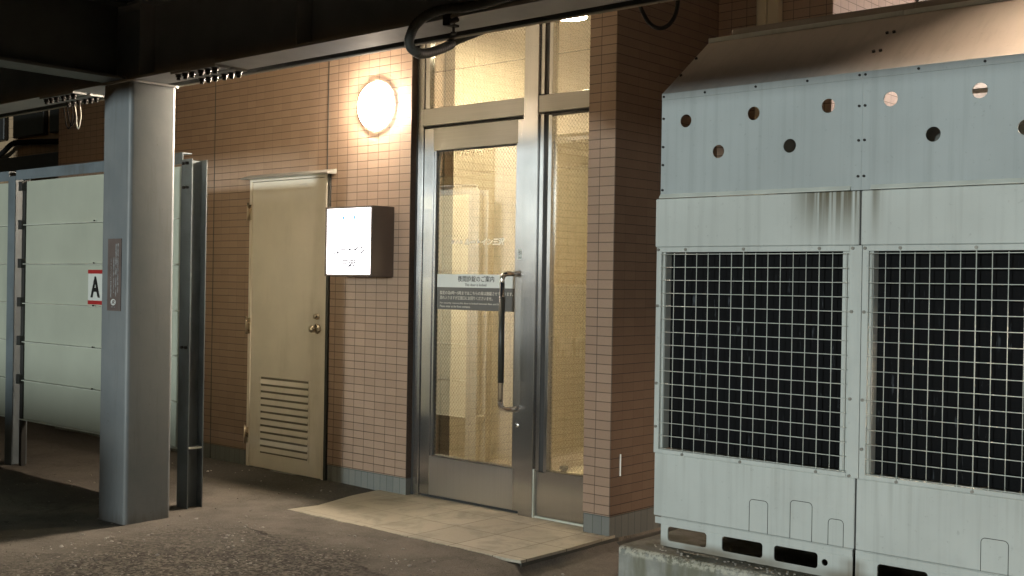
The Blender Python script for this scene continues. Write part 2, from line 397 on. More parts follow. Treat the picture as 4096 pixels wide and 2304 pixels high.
def unit_mat(name, col, streaks=True, rust=True, rough=.42, metal=0):
    t = NT(name); p = t.pos('World'); x, y, z = t.sep(p)
    n1 = t.noise(p, 2.2, 4); c = t.mix(t.ramp(n1, .3, .7), k3(col, .93), k3(col, 1.05))
    s1 = t.noise(t.vmul(p, (38, 8, 1.1)), 1, 5, .6)
    if streaks: c = t.mix(t.math('MULTIPLY', t.ramp(s1, .45, .75), .3), c, k3(col, .62))
    if rust:
        # brown run-off below the hood's drip edge, to the left and right of the seam
        ax = t.math('MULTIPLY', t.ramp(x, 3.28, 3.44), t.ramp(x, 3.67, 3.60))
        ax = t.math('MULTIPLY', ax, t.math('ADD', t.ramp(t.math('ABSOLUTE', t.math('ADD', x, -3.595)), .012, .03), 0, clamp=True))
        az = t.math('MULTIPLY', t.ramp(z, 1.672, 1.66), t.ramp(z, 1.44, 1.70))
        s2 = t.noise(t.vmul(p, (70, 5, .7)), 1, 4, .55)
        f = t.math('MULTIPLY', t.math('MULTIPLY', ax, az), t.ramp(s2, .30, .52))
        c = t.mix(f, c, (.115, .092, .045))
        # rust at the foot of the seam
        g = t.math('MULTIPLY', t.math('MULTIPLY', t.ramp(x, 3.50, 3.56), t.ramp(x, 3.63, 3.59)), t.ramp(z, .44, .41))
        c = t.mix(t.math('MULTIPLY', g, t.math('MULTIPLY', s2, .9)), c, (.16, .11, .06))
        lo = t.math('MULTIPLY', t.ramp(z, .40, .36), t.ramp(n1, .3, .6)); c = t.mix(t.math('MULTIPLY', lo, .8), c, (.17, .13, .08))
    if streaks and rust:
        s3 = t.noise(t.vmul(p, (55, 5, .9)), 1, 4, .6)
        for za, zb in ((.700, .50), (1.462, 1.30)):
            q = t.math('MULTIPLY', t.ramp(z, za, za-.004), t.ramp(z, zb, za)); c = t.mix(t.math('MULTIPLY', t.math('MULTIPLY', q, t.ramp(s3, .52, .66)), .12), c, (.24, .23, .18))
        n6 = t.noise(p, 7, 6, .7); c = t.mix(t.math('MULTIPLY', t.ramp(n6, .52, .7), .10), c, k3(col, .6))
    fl = t.noise(p, 55, 4, .7)
    c = t.mix(t.math('MULTIPLY', t.ramp(fl, .62, .72), .35), c, k3(col, .5))
    t.set(c, rough, metal)
    t.bump(t.noise(p, 220, 2), .06, .001); return t.m
UC = (.585, .62, .595)
M_['unit'] = unit_mat('unit_ivory_paint', UC)
M_['hood_sheet'] = unit_mat('hood_coated_sheet', (.43, .475, .48), True, False, .5, 0)
M_['hood_top'] = unit_mat('hood_slope_sheet', (.42, .39, .36), True, False, .5, 0)
M_['hood_back'] = unit_mat('hood_back_rail_paint', (.16, .14, .12), True, False, .6, 0)
M_['wire'] = plain('guard_wire_coating', (.62, .65, .60), .45, var=.1, bump=0)
def coil_mat():
    t = NT('coil_fins'); p = t.pos('World')
    s = t.noise(t.vmul(p, (60, 1, 9)), 1, 4, .6); b = t.noise(p, 5, 3)
    m = t.math('MULTIPLY', t.ramp(s, .62, .74), t.ramp(b, .45, .6))
    c = t.mix(m, (.0035, .004, .005), (.07, .078, .09)); t.set(c, .6, 0, .12)
    w = t.n('TexWave', wave_type='BANDS', bands_direction='X'); t.l(p, w.inputs['Vector']); w.inputs['Scale'].default_value = 90
    t.bump(w.outputs['Fac'], .4, .002); return t.m
M_['coil'] = coil_mat()
def concrete_mat():
    t = NT('concrete'); p = t.pos('World'); x, y, z = t.sep(p)
    n1 = t.noise(p, 5, 6, .6); n2 = t.noise(p, 60, 5, .7); n3 = t.noise(t.vmul(p, (14, 14, 2)), 1, 5)
    c = t.mix(t.ramp(n1, .3, .7), (.26, .265, .24), (.46, .455, .415))
    c = t.mix(t.math('MULTIPLY', t.ramp(n3, .42, .60), .75), c, (.17, .165, .11))
    top = t.ramp(z, .335, .348); c = t.mix(t.math('MULTIPLY', top, .6), c, t.mix(t.ramp(n1, .4, .6), (.10, .08, .055), (.17, .14, .10)))
    edge = t.math('MULTIPLY', t.math('MULTIPLY', t.ramp(z, .315, .33), t.ramp(y, -1.435, -1.46)), t.ramp(n2, .42, .55))
    c = t.mix(t.math('MULTIPLY', edge, .7), c, (.62, .60, .50))
    t.set(c, .85, 0, .2); t.bump(t.math('ADD', n2, n1), .7, .006); return t.m
M_['concrete'] = concrete_mat()
M_['pebble'] = plain('pebble_stone', (.30, .275, .24), .8, var=.6, scale=3, bump=0)
M_['drain'] = plain('dark_kerb_concrete', (.07, .068, .06), .8, var=.3)

# ================================================================== SETTING
def gz(x, y):
    s = min(1, max(0, (x-1.38)/.4)); s = s*s*(3-2*s)
    s2 = min(1, max(0, (-y-.75)/.5)) if x < 1.75 else 1
    b = -.003-.077*s*(.35+.65*(s2 if x < 1.64 else 1))
    b -= .02*min(1, max(0, (-y-1.5)/3))
    n = noise.noise(Vector((x*2.1, y*2.1, 0)))*.006+noise.noise(Vector((x*9, y*9, 3)))*.0025
    worn = max(0, min(1, (-y-1.3)/.6))
    n += noise.noise(Vector((x*30, y*30, 7)))*.003*worn
    if -.17 < x < 1.60 and -.765 < y < .15: return b-.03
    return b+n
def axis(lo, hi, a, b, st):
    o = [a]
    v = a
    while v < b: v += st; o.append(v)
    st2 = st
    while v < hi: st2 *= 1.35; v += st2; o.append(min(v, hi))
    v = a; st2 = st
    L = []
    while v > lo: st2 *= 1.35; v -= st2; L.append(max(v, lo))
    return L[::-1]+o
xs = axis(-90, 90, -4.2, 3.6, .035); ys = axis(-90, 90, -4.6, .2, .035)
me = bpy.data.meshes.new('ground')
vs = [(x, y, gz(x, y) if abs(x) < 12 and abs(y) < 12 else -.05) for y in ys for x in xs]
nx = len(xs); fs = [(j*nx+i, j*nx+i+1, (j+1)*nx+i+1, (j+1)*nx+i) for j in range(len(ys)-1) for i in range(nx-1)]
me.from_pydata(vs, [], fs)
for p in me.polygons: p.use_smooth = True
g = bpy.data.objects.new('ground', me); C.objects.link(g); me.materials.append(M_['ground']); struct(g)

# tiled step in front of the entrance, its left side running out thin over the asphalt
mb = MB(); top = []
fl = [(-.15, -.803)]+[(x_*.03, -.800-.014*noise.noise(Vector((x_*.23, 1, 0)))-.006*noise.noise(Vector((x_*.9, 4, 0)))) for x_ in range(-3, 53)]+[(1.610, -.792), (1.627, -.787)]
outline = fl+[(1.63, -.4), (1.613, .0), (1.43, .02), (1.43, .11), (.02, .11), (.0, .02), (-.25, .003), (-.22, -.25), (-.12, -.6)]
def stz(x): return .0 - .0*x
mb.poly([(x, y, stz(x)) for x, y in outline], (0, 0, -.014))
bmesh.ops.triangulate(mb.bm, faces=[f for f in mb.bm.faces if len(f.verts) > 4])
st = struct(obj('pavement', mb, M_['step']))

mb = MB(); mb.box(-.1, 1.622, -.775, .02, -.16, -.0145).box(.02, 1.43, .02, .11, -.16, -.0145)
struct(obj('pavement_bed', mb, M_['drain']))

# loose gravel and chips on the worn asphalt
bm = bmesh.new()
for i in range(1500):
    if i < 1250: x = random.uniform(-.3, 2.7); y = random.uniform(-3.2, -1.15)
    else: x = random.uniform(-2.2, 1.9); y = random.uniform(-2.6, -.1)
    if -.3 < x < 1.68 and y > -.9: continue
    r = random.choice((.003, .004, .004, .006, .008)); vv = bmesh.ops.create_icosphere(bm, subdivisions=1, radius=r)['verts']
    q = Matrix.Rotation(random.uniform(0, 6.28), 3, 'Z'); sx, sy, sz = random.uniform(.8, 1.7), random.uniform(.7, 1.2), random.uniform(.45, .8)
    for v in vv:
        v.co = q @ Vector((v.co.x*sx, v.co.y*sy, v.co.z*sz))*random.uniform(.9, 1.1)+Vector((x, y, gz(x, y)+r*.3))
me = bpy.data.meshes.new('gravel'); bm.to_mesh(me); bm.free(); me.materials.append(M_['pebble'])
o = bpy.data.objects.new('gravel', me); C.objects.link(o); o['kind'] = 'stuff'; o['label'] = 'loose pale chips scattered over the worn asphalt'

# ================================================================== BUILDING
B = thing('hotel_building', (0, 0, 0), 'brown brick tiled hotel back wall with a steel framed glass entrance and cream door', 'building')
ZT = 3.7
SX0, SX1, SZ1 = -1.640, -.770, 2.055   # service door opening
# front wall left of the entrance, with the service door opening
mb = MB()
mb.box(-4.44, SX0, 0, .3, .105, ZT).box(SX1, 0, 0, .058, .105, ZT).box(SX1, -.01, .058, .3, .105, ZT).box(SX0, SX1, 0, .3, SZ1, ZT)
obj('wall', mb, M_['brick_x'], B)
mb = MB(); mb.box(-4.44, SX0, .004, .3, -.2, .105).box(SX1, -.004, .004, .3, -.2, .105)
obj('plinth_band', mb, M_['plinth'], B)
# expansion joints
mb = MB(); mb.box(-.806, -.798, -.0015, .002, SZ1+.02, ZT).box(-2.099, -2.092, -.0015, .002, -.0, ZT)
obj('expansion_joint', mb, M_['steel_dark'], B)
# pillar and the side wall running back from it
mb = MB(); mb.box(1.435, 1.613, -.055, .3, .105, ZT)
obj('pillar', mb, M_['brick_pillar'], B)
mb = MB(); mb.box(1.438, 1.610, -.051, .3, -.2, .105)
obj('pillar_base', mb, M_['plinth'], B)
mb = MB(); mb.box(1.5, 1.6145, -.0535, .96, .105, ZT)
obj('side_wall', mb, M_['brick_y_shaded'], B)
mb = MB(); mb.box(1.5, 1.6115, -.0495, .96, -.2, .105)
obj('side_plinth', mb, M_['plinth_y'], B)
mb = MB(); mb.box(1.5, 2.335, .963, 1.4, -.2, 6)
obj('recess_wall', mb, M_['brick_x'], B)
mb = MB(); mb.box(2.0, 2.3385, .966, 6, -.2, 6)
obj('return_wall', mb, M_['brick_lit'], B)
mb = MB(); mb.box(1.5, 9, 6, 6.2, -.2, 6)
obj('unlit_sheet', MB().box(2.3385, 2.352, 2.12, 5.9, -.1, 6), M_['beam_dark'], B)  # dark sheet added so the far end of the return wall looks unlit
obj('rear_wall', mb, M_['brick_x'], B)
mb = MB(); mb.box(1.6, 1.64, .0, .96, -.2, -.035)
obj('drain_kerb', mb, M_['drain'], B)
# access plate on the side wall
ap = obj('access_plate', MB().box(1.6145, 1.619, .034, .156, .312, .426, .0015), M_['brick_y_shaded'], B)
obj('plate_edge', MB().box(1.6145, 1.6215, .030, .0345, .312, .428), M_['glazed_white'], ap)
# wall further left, set back, with dark louvred openings above the fence
mb = MB(); mb.box(-14, -4.44, 2, 2.3, -.2, 5)
obj('recessed_wall', mb, tile_mat('tan_tile', 'X', (.42, .30, .19), (.38, .27, .17), (.08, .05, .035), w=.12, h=.12, x0=.02), B)
mb = MB(); mb.box(-4.74, -4.44, .3, 2, -.2, 5)
obj('recess_cheek', mb, M_['brick_y_shaded'], B)
for a, b in ((-11.2, -9.6), (-9.35, -8.55), (-8.4, -7.8)):
    w = obj('vent_opening', MB().box(a, b, 1.93, 1.995, 3.08, 3.45, .01), M_['black'], B)
obj('service_pipe', MB().tube(spl([(-11.5, 1.9, 2.75), (-9.8, 1.9, 2.86), (-9.3, 1.9, 3.0), (-8.9, 1.9, 3.0), (-7.6, 1.9, 2.93), (-6.5, 1.9, 2.9)]), .035), M_['cable'], B)
obj('duct', MB().box(-11.5, -6.5, 1.7, 1.96, 2.58, 2.79, .01), M_['conduit'], B)
# small lit fitting at the far left
EL = thing('bulkhead_lamp', (-9.72, 2, 2.6), 'small pale lit fitting on the tan wall above the fence, far left', 'lamp')
obj('lamp_case', MB().box(-9.95, -9.50, 1.90, 1.995, 2.575, 2.70, .006), M_['glazed_white'], EL)
obj('lamp_panel', MB().box(-9.93, -9.52, 1.892, 1.8995, 2.59, 2.685), emit('pale_panel_glow', (.8, 1, .85), 14), EL)
# vestibule behind the glass
obj('vestibule_wall', MB().box(.0, .08, .3, 3.2, -.05, 3.5), M_['brick_in'], B)
obj('vestibule_back', MB().box(0, 1.6, 3.2, 3.3, -.05, 3.6), M_['cream_wall'], B)
obj('vestibule_side', MB().box(1.36, 1.43, .3, 3.2, -.05, 3.5), M_['brick_in'], B)
obj('vestibule_floor', MB().box(0, 1.5, .12, 3.2, -.15, .012), M_['in_floor'], B)
obj('vestibule_ceiling', MB().box(0, 1.5, .1, 3.2, 3.5, 3.6), M_['ceil'], B)

# ---- service door
SD = obj('service_door', MB().box(-1.612, -.806, -.006, .034, .0, 2.022, .002), M_['svc'], B)
mb = MB(); mb.box(SX0, -1.612, -.012, .03, -.03, 2.05).box(-.803, SX1-.012, -.016, .03, -.03, 2.05).box(-1.612, -.803, -.012, .03, 2.026, 2.05)
obj('door_frame', mb, M_['svc'], SD)
obj('frame_gasket', MB().box(SX1-.012, SX1+.012, -.014, .02, -.03, 2.05).box(-1.64, -.77, .02, .05, -.05, 2.03), M_['svc_dark'], SD)
obj('rain_hood', MB().poly([(-1.70, -.052, 2.043), (-1.70, -.052, 2.052), (-1.66, -.002, 2.075), (-1.66, -.002, 2.043)], (.955, 0, 0)), M_['hood_gal'], SD)
obj('sill', MB().box(-1.64, -.78, -.02, .05, -.05, -.004, .003), M_['hood_gal'], SD)
mb = MB()
for k in range(11):   # louvre blades cut into the leaf: each a slanted strip over a dark sheet, the slot's painted shade
    z = .118+k*.0478
    mb.poly([(-1.484, -.0135, z), (-1.484, -.0155, z+.002), (-1.484, -.0078, z+.033), (-1.484, -.0068, z+.031)], (.530, 0, 0))
lv = obj('louvre_blades', mb, M_['svc'], SD)
obj('louvre_shade_sheet', MB().box(-1.487, -.951, -.0068, .0, .104, .645), M_['slot'], SD)
mb = MB(); mb.box(-1.497, -1.484, -.010, -.005, .095, .655).box(-.954, -.941, -.010, -.005, .095, .655).box(-1.484, -.954, -.010, -.005, .095, .106).box(-1.484, -.954, -.010, -.005, .644, .655)
obj('louvre_rim', mb, M_['svc'], SD)
obj('door_knob', MB().lathe((-.872, -.006, 1.005), (-.872, -.072, 1.005), [(0, .034), (.1, .034), (.16, .03), (.2, .014), (.45, .013), (.52, .024), (.75, .026), (.93, .022), (1, .012), (1.001, .0001)], 28), M_['knob'], SD)
obj('thumb_turn', MB().lathe((-.872, -.006, 1.088), (-.872, -.035, 1.088), [(0, .021), (.3, .021), (.4, .017), (1, .016), (1.01, .0001)], 24), M_['knob'], SD)
for z in (1.81, 1.0, .22):
    obj('hinge', MB().cyl((-1.645, -.022, z-.062), (-1.645, -.022, z+.062), .0085, n=14).lathe((-1.645, -.022, z+.062), (-1.645, -.022, z+.070), [(0, .0085), (1, .003)], 14).box(-1.645, -1.615, -.016, -.010, z-.055, z+.055), M_['knob'], SD)

# ---- glazed entrance: frame, fixed side light and door leaf
YF = .06
FR = obj('entrance_frame', MB()
    .box(.013, .059, YF-.012, .13, -.02, 3.5, .003)                       # left jamb
    .box(.90, 1.004, .028, .13, .0, 3.5, .002)                     # mullion
    .box(1.010, 1.036, .045, .12, .265, 2.30, .002).box(1.010, 1.036, .045, .12, 2.41, 3.5, .002)
    .box(1.004, 1.435, YF-.005, .12, .0, .262, .002)                   # panel below the side light
    .box(.059, 1.435, YF-.01, .12, 3.50, 3.6), M_['steel'], B)
obj('transom', MB().box(.059, .90, .035, .12, 2.30, 2.405, .004), M_['steel_rail'], FR)
obj('transom', MB().box(1.004, 1.435, .035, .12, 2.305, 2.405, .004), M_['steel_rail'], FR)
obj('gasket', MB().box(-.0, .013, .045, .12, -.02, 3.5).box(.059, .068, YF+.012, .12, -.02, 2.30).box(.059, .90, YF+.01, .11, 2.288, 2.30)
    .box(1.036, 1.062, .06, .12, .265, 2.30).box(1.036, 1.062, .06, .12, 2.41, 3.5).box(1.062, 1.435, .062, .12, 2.292, 2.305).box(.068, .90, .068, .1, -.02, .012), M_['steel_dark'], FR)
obj('inner_bead', MB().box(1.062, 1.086, .056, .1, .262, 2.292, .002).box(1.062, 1.086, .056, .1, 2.405, 3.5, .002).box(1.086, 1.435, .05, .1, .262, .274, .002)
    .box(.062, .10, .058, .1, 2.405, 3.5, .002), M_['steel'], FR)
obj('sealant', MB().box(1.004, 1.010, .038, .06, -.0, .275).box(1.004, 1.435, .047, .06, .0, .010), M_['lip'], FR)
obj('glass', MB().box(1.086, 1.435, .082, .088, .274, 2.292), M_['glass'], FR)
obj('glass', MB().box(1.086, 1.435, .082, .088, 2.405, 3.5), M_['glass'], FR)
obj('glass', MB().box(.10, .90, .082, .088, 2.405, 3.5), M_['glass'], FR)
ED = obj('entrance_door', MB()
    .box(.069, .150, .05, .10, .018, 2.284, .002).box(.838, .897, .05, .10, .018, 2.284, .002), M_['steel'], B)
obj('top_rail', MB().box(.1505, .8375, .05, .10, 2.145, 2.284, .002), M_['steel_rail'], ED)
obj('kick_panel', MB().box(.1505, .8375, .0505, .10, .018, .256, .002), M_['steel_h'], ED)
obj('glazing_bead', MB().box(.151, .166, .058, .09, .256, 2.145, .001).box(.823, .837, .058, .09, .256, 2.145, .001).box(.166, .823, .054, .09, .256, .266, .001), M_['steel'], ED)
obj('glazing_gasket', MB().box(.166, .172, .066, .09, .266, 2.145).box(.172, .823, .066, .09, 2.138, 2.145), M_['steel_dark'], ED)
obj('glass', MB().box(.172, .823, .075, .081, .266, 2.138), M_['glass'], ED)
# pull handle: chrome returns with a black grip
pth = [(.862, .05, 1.388), (.862, -.01, 1.388)]+[(.862-.0*i, -.01-.035*math.sin(R(90*i/6)), 1.388-.035*(1-math.cos(R(90*i/6)))) for i in range(1, 7)]
H = MB(); pts = [(.868, .05, 1.388), (.852, .0, 1.388), (.840, -.028, 1.387), (.832, -.046, 1.378), (.828, -.053, 1.362), (.828, -.054, 1.34), (.828, -.054, .655), (.828, -.053, .635), (.832, -.046, .618), (.840, -.028, .609), (.852, .0, .607), (.868, .05, .607)]
H.tube(spl(pts[:6], 6), .0155, 18); H.tube(spl(pts[6:], 6), .0155, 18); H.cyl((.828, -.054, 1.34), (.828, -.054, .655), .0152, n=18)
for z in (1.388, .607): H.cyl((.866, .0505, z), (.866, .044, z), .021, n=20)
ph = obj('pull_handle', H, M_['chrome'], ED)
obj('handle_grip', MB().cyl((.828, -.054, 1.255), (.828, -.054, .762), .0180, n=20), M_['grip'], ED)
obj('lock_cylinder', MB().lathe((.872, .051, .515), (.872, .040, .515), [(0, .015), (.6, .015), (1, .011), (1.01, .0001)], 18), M_['chrome'], ED)
# notices on the glass
nt = obj('door_notice', MB().box(.176, .822, .0735, .0748, 1.303, 1.383), M_['note_white'], ED)
obj('notice_lower_band', MB().box(.176, .822, .0735, .0748, 1.167, 1.3028), M_['note_grey'], ED)
text('notice_lettering', '夜間施錠のご案内', .353, .650, 1.338, 1.374, .0728, M_['note_txt'], ED, bold=.006)
text('notice_lettering', 'This door is locked', .412, .588, 1.312, 1.328, .0728, M_['note_txt'], ED)
text('notice_lettering', '防犯の為0時〜5時まではこちらの扉は施錠させております。', .203, .802, 1.258, 1.281, .0728, M_['note_wtxt'], ED, bold=.008)
text('notice_lettering', '恐れ入りますが正面口にお回りくださいませ。', .203, .640, 1.228, 1.251, .0728, M_['note_wtxt'], ED, bold=.008)
text('notice_lettering', 'For security reasons,this door is locked between 0am and 5am.', .203, .715, 1.199, 1.213, .0728, M_['note_wtxt'], ED, bold=.006)
text('notice_lettering', 'Please enter at the front entrance.', .203, .460, 1.180, 1.194, .0728, M_['note_wtxt'], ED, bold=.006)
text('hotel_name', 'ホテル', .287, .392, 1.565, 1.592, .0738, M_['etched'], ED, shear=.25, bold=.03)
text('hotel_name', 'ルートイン三沢', .400, .727, 1.556, 1.600, .0738, M_['etched'], ED, shear=.25, bold=.03)
sk = obj('pull_sticker', MB().box(.852, .890, .0488, .0498, 1.474, 1.532), M_['note_white'], ED)
text('pull_lettering', '引', .861, .881, 1.500, 1.523, .0482, M_['note_txt'], ED, bold=.01)
text('pull_lettering', 'PULL', .859, .883, 1.480, 1.487, .0482, M_['note_txt'], ED)

# ================================================================== THINGS ON THE WALL
# round wall lamp
WL = thing('wall_lamp', (-.322, 0, 2.457), 'glowing round white wall lamp above the lit sign box', 'lamp')
obj('lamp_base', MB().lathe((-.322, 0, 2.457), (-.322, -.006, 2.457), [(0, .146), (1, .146)], 48), M_['lamp_ring'], WL)
obj('lamp_rim', MB().lathe((-.322, -.0062, 2.457), (-.322, -.032, 2.457), [(0, .150), (.85, .151), (1, .148), (1.001, .141)], 48, False), M_['rimglow'], WL)
prof = [(0, .140), (.12, .135)]+[(.12+.88*math.sin(R(a)), .133*math.cos(R(a))**.6) for a in range(10, 90, 10)]+[(1, .001)]
obj('lamp_diffuser', MB().lathe((-.322, -.032, 2.457), (-.322, -.068, 2.457), prof, 48), M_['lampglow'], WL)

# illuminated sign box
S = thing('sign_box', (-.365, 0, 1.36), 'white illuminated sign box in a bronze case beside the service door', 'sign')
sx0, sx1, sz0, sz1, sy = -.588, -.142, 1.362, 1.803, -.187
mb = MB(); mb.box(sx0, sx1, sy, 0, sz0, sz0+.012).box(sx0, sx1, sy, 0, sz1-.012, sz1).box(sx0, sx0+.012, sy, 0, sz0+.012, sz1-.012).box(sx1-.012, sx1, sy, 0, sz0+.012, sz1-.012).box(sx0+.012, sx1-.012, -.02, 0, sz0+.012, sz1-.012)
obj('sign_case', mb, M_['sign_case'], S)
obj('face_panel', MB().box(sx0+.012, sx1-.012, sy+.006, sy+.012, sz0+.012, sz1-.012), M_['signglow'], S)
ty = sy+.005
text('sign_lettering', 'ルートイン', -.510, -.205, 1.498, 1.558, ty, M_['signink'], S, shear=.25, bold=.045)
text('sign_lettering', '三沢', -.440, -.292, 1.415, 1.470, ty, M_['signink'], S, shear=.2, bold=.045)
for cx, sg in ((-.410, -1), (-.318, 1)):
    pp = [(cx+.016*math.cos(R(a))*sg, ty, 1.732+.014*math.sin(R(a))) for a in range(-90, 91, 18)]+[(cx-.004*math.cos(R(a))*sg*.2, ty, 1.732+.014*math.sin(R(a))) for a in range(72, -73, -18)]
    obj('sign_emblem', MB().poly(pp, (0, -.001, 0)), M_['signcyan'], S)

# ceiling lamp and door stop inside the vestibule
VL = thing('ceiling_lamp', (.89, .45, 3.5), 'bright pendant lamp inside the vestibule, just under the overhead steel', 'lamp')
obj('lamp_stem', MB().cyl((.89, .45, 3.5), (.89, .45, 3.00), .012, n=12), M_['lamp_ring'], VL)
obj('lamp_shade', MB().lathe((.89, .45, 3.00), (.89, .45, 2.94), [(0, .03), (.3, .10), (1, .112), (1.01, .106), (.5, .10)], 32, False), M_['lamp_ring'], VL)
obj('lamp_diffuser', MB().cyl((.89, .45, 2.950), (.89, .45, 2.941), .104, n=32), M_['innerglow'], VL)
tag(obj('door_stop', MB().lathe((.24, 1.28, .012), (.24, 1.28, .07), [(0, .022), (.6, .022), (.65, .032), (1, .030), (1.01, .001)], 20), M_['conduit'], None, (.24, 1.28, .012)), 'small dark door stop on the vestibule floor behind the side light', 'door stop')

# downpipe in the recess
DP = thing('downpipe', (1.98, .92, -.08), 'cream square downpipe on the dark wall behind the cooling units', 'pipe')
obj('pipe_run', MB().box(1.905, 1.965, .885, .955, -.08, 5, .004), M_['pipe'], DP)
obj('pipe_cover', MB().box(1.968, 2.035, .90, .958, 2.55, 5, .003), M_['pipe'], DP)
for z in (1.2, 2.2, 3.4): obj('pipe_bracket', MB().box(1.895, 2.045, .875, .962, z, z+.02), M_['pipe'], DP)

# yard lamp that lights the recess from the right
YL = thing('yard_lamp', (5.0, -.95, 2.98), 'warm shaded downlight on a bracket above the cooling units', 'lamp')
obj('lamp_bracket', MB().box(4.97, 5.03, -1.33, -.60, 3.00, 3.04, .004), M_['conduit'], YL)
obj('lamp_housing', MB().box(4.89, 5.11, -1.26, -.64, 2.962, 3.0, .004).box(4.888, 4.896, -1.26, -.64, 2.85, 2.962).box(5.104, 5.112, -1.26, -.64, 2.85, 2.962).box(4.896, 5.104, -1.262, -1.254, 2.85, 2.962).box(4.896, 5.104, -.646, -.638, 2.85, 2.962), M_['beam_dark'], YL)
obj('lamp_panel', MB().box(4.90, 5.10, -1.25, -.65, 2.95, 2.961), M_['yardglow'], YL)
RL = thing('recess_lamp', (3.6, 6, 3.2), 'warm strip lamp on the rear wall lighting the recess behind the cooling units', 'lamp')
obj('lamp_bracket', MB().box(3.57, 3.63, 4.5, 6.0, 3.27, 3.31, .003), M_['conduit'], RL)
obj('lamp_tube', MB().cyl((3.0, 4.5, 3.2), (4.2, 4.5, 3.2), .06, n=20), emit('recess_lamp_glow', (1, .80, .66), 210), RL)
tag(obj('white_pipe', MB().tube([(2.3, 2.44, 2.60), (2.75, 2.44, 2.60)], .016, 12), M_['glazed_white'], None, (2.5, 2.44, 2.6)), 'short white pipe seen through a hole of the right hood', 'pipe')
tag(obj('light_blocker', MB().box(-30, .8, -12.15, -12, -.1, 1.32, .01), M_['concrete'], None, (-15, -12, -.1)), 'low unseen wall added behind the camera to block far light near the ground', 'wall')  # unseen, added to stop far light spilling under the fence

# ================================================================== STEEL FRAME
# square column with rounded corners
cx0, cx1, cy0, cy1, ct = -.705, -.420, -1.685, -1.400, 2.40
COL = thing('steel_column', ((cx0+cx1)/2, (cy0+cy1)/2, -.05), 'grey square steel column carrying the overhead beams, left of the entrance', 'column')
def rsq(z, r=.026, g=0):
    o = []
    for (x, y, a) in ((cx1-r, cy1-r, 0), (cx0+r, cy1-r, 90), (cx0+r, cy0+r, 180), (cx1-r, cy0+r, 270)):
        for i in range(9): t = R(a+90*i/8); o.append((x+(r+g)*math.cos(t), y+(r+g)*math.sin(t), z))
    return o
co = obj('column_shaft', MB().poly(rsq(-.1), (0, 0, ct+.1-.012)), M_['col_paint'], COL)
for p in co.data.polygons: p.use_smooth = len(p.vertices) == 4
try: co.data.set_sharp_from_angle(angle=R(35))
except Exception: pass
obj('top_plate', MB().poly(rsq(ct-.012, g=.018), (0, 0, .011)), M_['beam'], COL)
mb = MB().poly(rsq(-.06, g=.008), (0, 0, .052))
obj('base_bead', mb, M_['col_paint'], COL)

# I-beams
def hsec_x(mb, x0, x1, yc, z0, h, w=.2, tf=.014, tw=.01):
    mb.box(x0, x1, yc-w/2, yc+w/2, z0, z0+tf).box(x0, x1, yc-w/2, yc+w/2, z0+h-tf, z0+h).box(x0, x1, yc-tw/2, yc+tw/2, z0+tf, z0+h-tf); return mb
XB = thing('steel_beam', (-.56, -1.575, 2.4), 'dark steel beam running along the wall above the entrance and column', 'beam')
mb = hsec_x(MB(), -9, 6, -1.575, 2.4, .42)
obj('beam_body', mb, M_['beam'], XB)
mb = MB()
for x in (-2.6, -.745, -.375, .96, 2.9):
    mb.box(x, x+.012, -1.67, -1.581, 2.4145, 2.805)
obj('stiffener', mb, M_['beam'], XB)
bolt_me = None
for (a, b) in ((-.06, .335), (-1.46, -1.065)):
    sp_ = obj('splice_plate', MB().box(a, b, -1.672, -1.585, 2.388, 2.3995).box(a, b, -1.565, -1.478, 2.388, 2.3995).box(a-.0, b, -1.672, -1.585, 2.4145, 2.426), M_['beam'], XB)
    for row in (-1.645, -1.505):
        for k in (0, 1, 2, 3.3, 4.3, 5.3):
            x = a+.035+k*.061
            if bolt_me is None:
                bo = obj('bolt', MB().cyl((0, 0, 0), (0, 0, -.016), .0155, n=6).cyl((0, 0, -.016), (0, 0, -.030), .0105, n=12).cyl((0, 0, .002), (0, 0, -.003), .019, n=14), M_['bolt'])
                bo.parent = sp_; bolt_me = bo.data
            else:
                bo = bpy.data.objects.new('bolt', bolt_me); C.objects.link(bo); bo.parent = sp_
            bo.location = Vector((x, row, 2.388))-base_of(sp_)
YB = thing('steel_beam', (-.56, -1.7, 2.4), 'dark steel beam running from the column out over the yard, upper left', 'beam')
mb = MB(); mb.box(-.66, -.46, -3.5, -1.69, 2.4, 2.414).box(-.66, -.46, -3.5, -1.69, 2.806, 2.82).box(-.565, -.555, -3.5, -1.69, 2.414, 2.806)
obj('beam_body', mb, M_['beam_dark'], YB)
FB = thing('steel_beam', (0, -3.6, 2.4), 'dark front edge beam of the deck overhead', 'beam')
obj('beam_body', hsec_x(MB(), -9, 6, -3.6, 2.46, .36, tw=.02), M_['beam_dark'], FB)
obj('light_cutoff_panel', MB().box(3.0, 6, -3.71, -3.70, 2.235, 2.82), M_['beam_dark'], FB)  # unseen panel added to cut the far light off the hood slopes
DK = tag(obj('deck', MB().box(-9, 6, -3.8, -1.365, 2.822, 2.90), M_['beam_dark'], None, (0, -2.6, 2.822)), 'dark steel deck lying on the overhead beams', 'deck')
# cladding wall of the deck: dark steel channel outside, cream boards towards the hotel
CL = thing('deck_cladding', (0, -1.34, 2.41), 'dark trim and cream boards hanging behind the overhead beam, bottom edge brightly lit', 'cladding')
obj('outer_skin', MB().box(-9, 6, -1.362, -1.352, 2.414, 3.6), M_['beam_dark'], CL)
mb = MB()
for a, b in ((-9, -4.46), (-4.454, -2.66), (-2.654, -.866), (-.854, .938), (.948, 2.74), (2.746, 6)):
    mb.box(a, b, -1.351, -1.330, 2.412, 2.994, .002).box(a, b, -1.351, -1.330, 3.006, 3.6, .002)
obj('cream_boards', mb, M_['cream_clad'], CL)

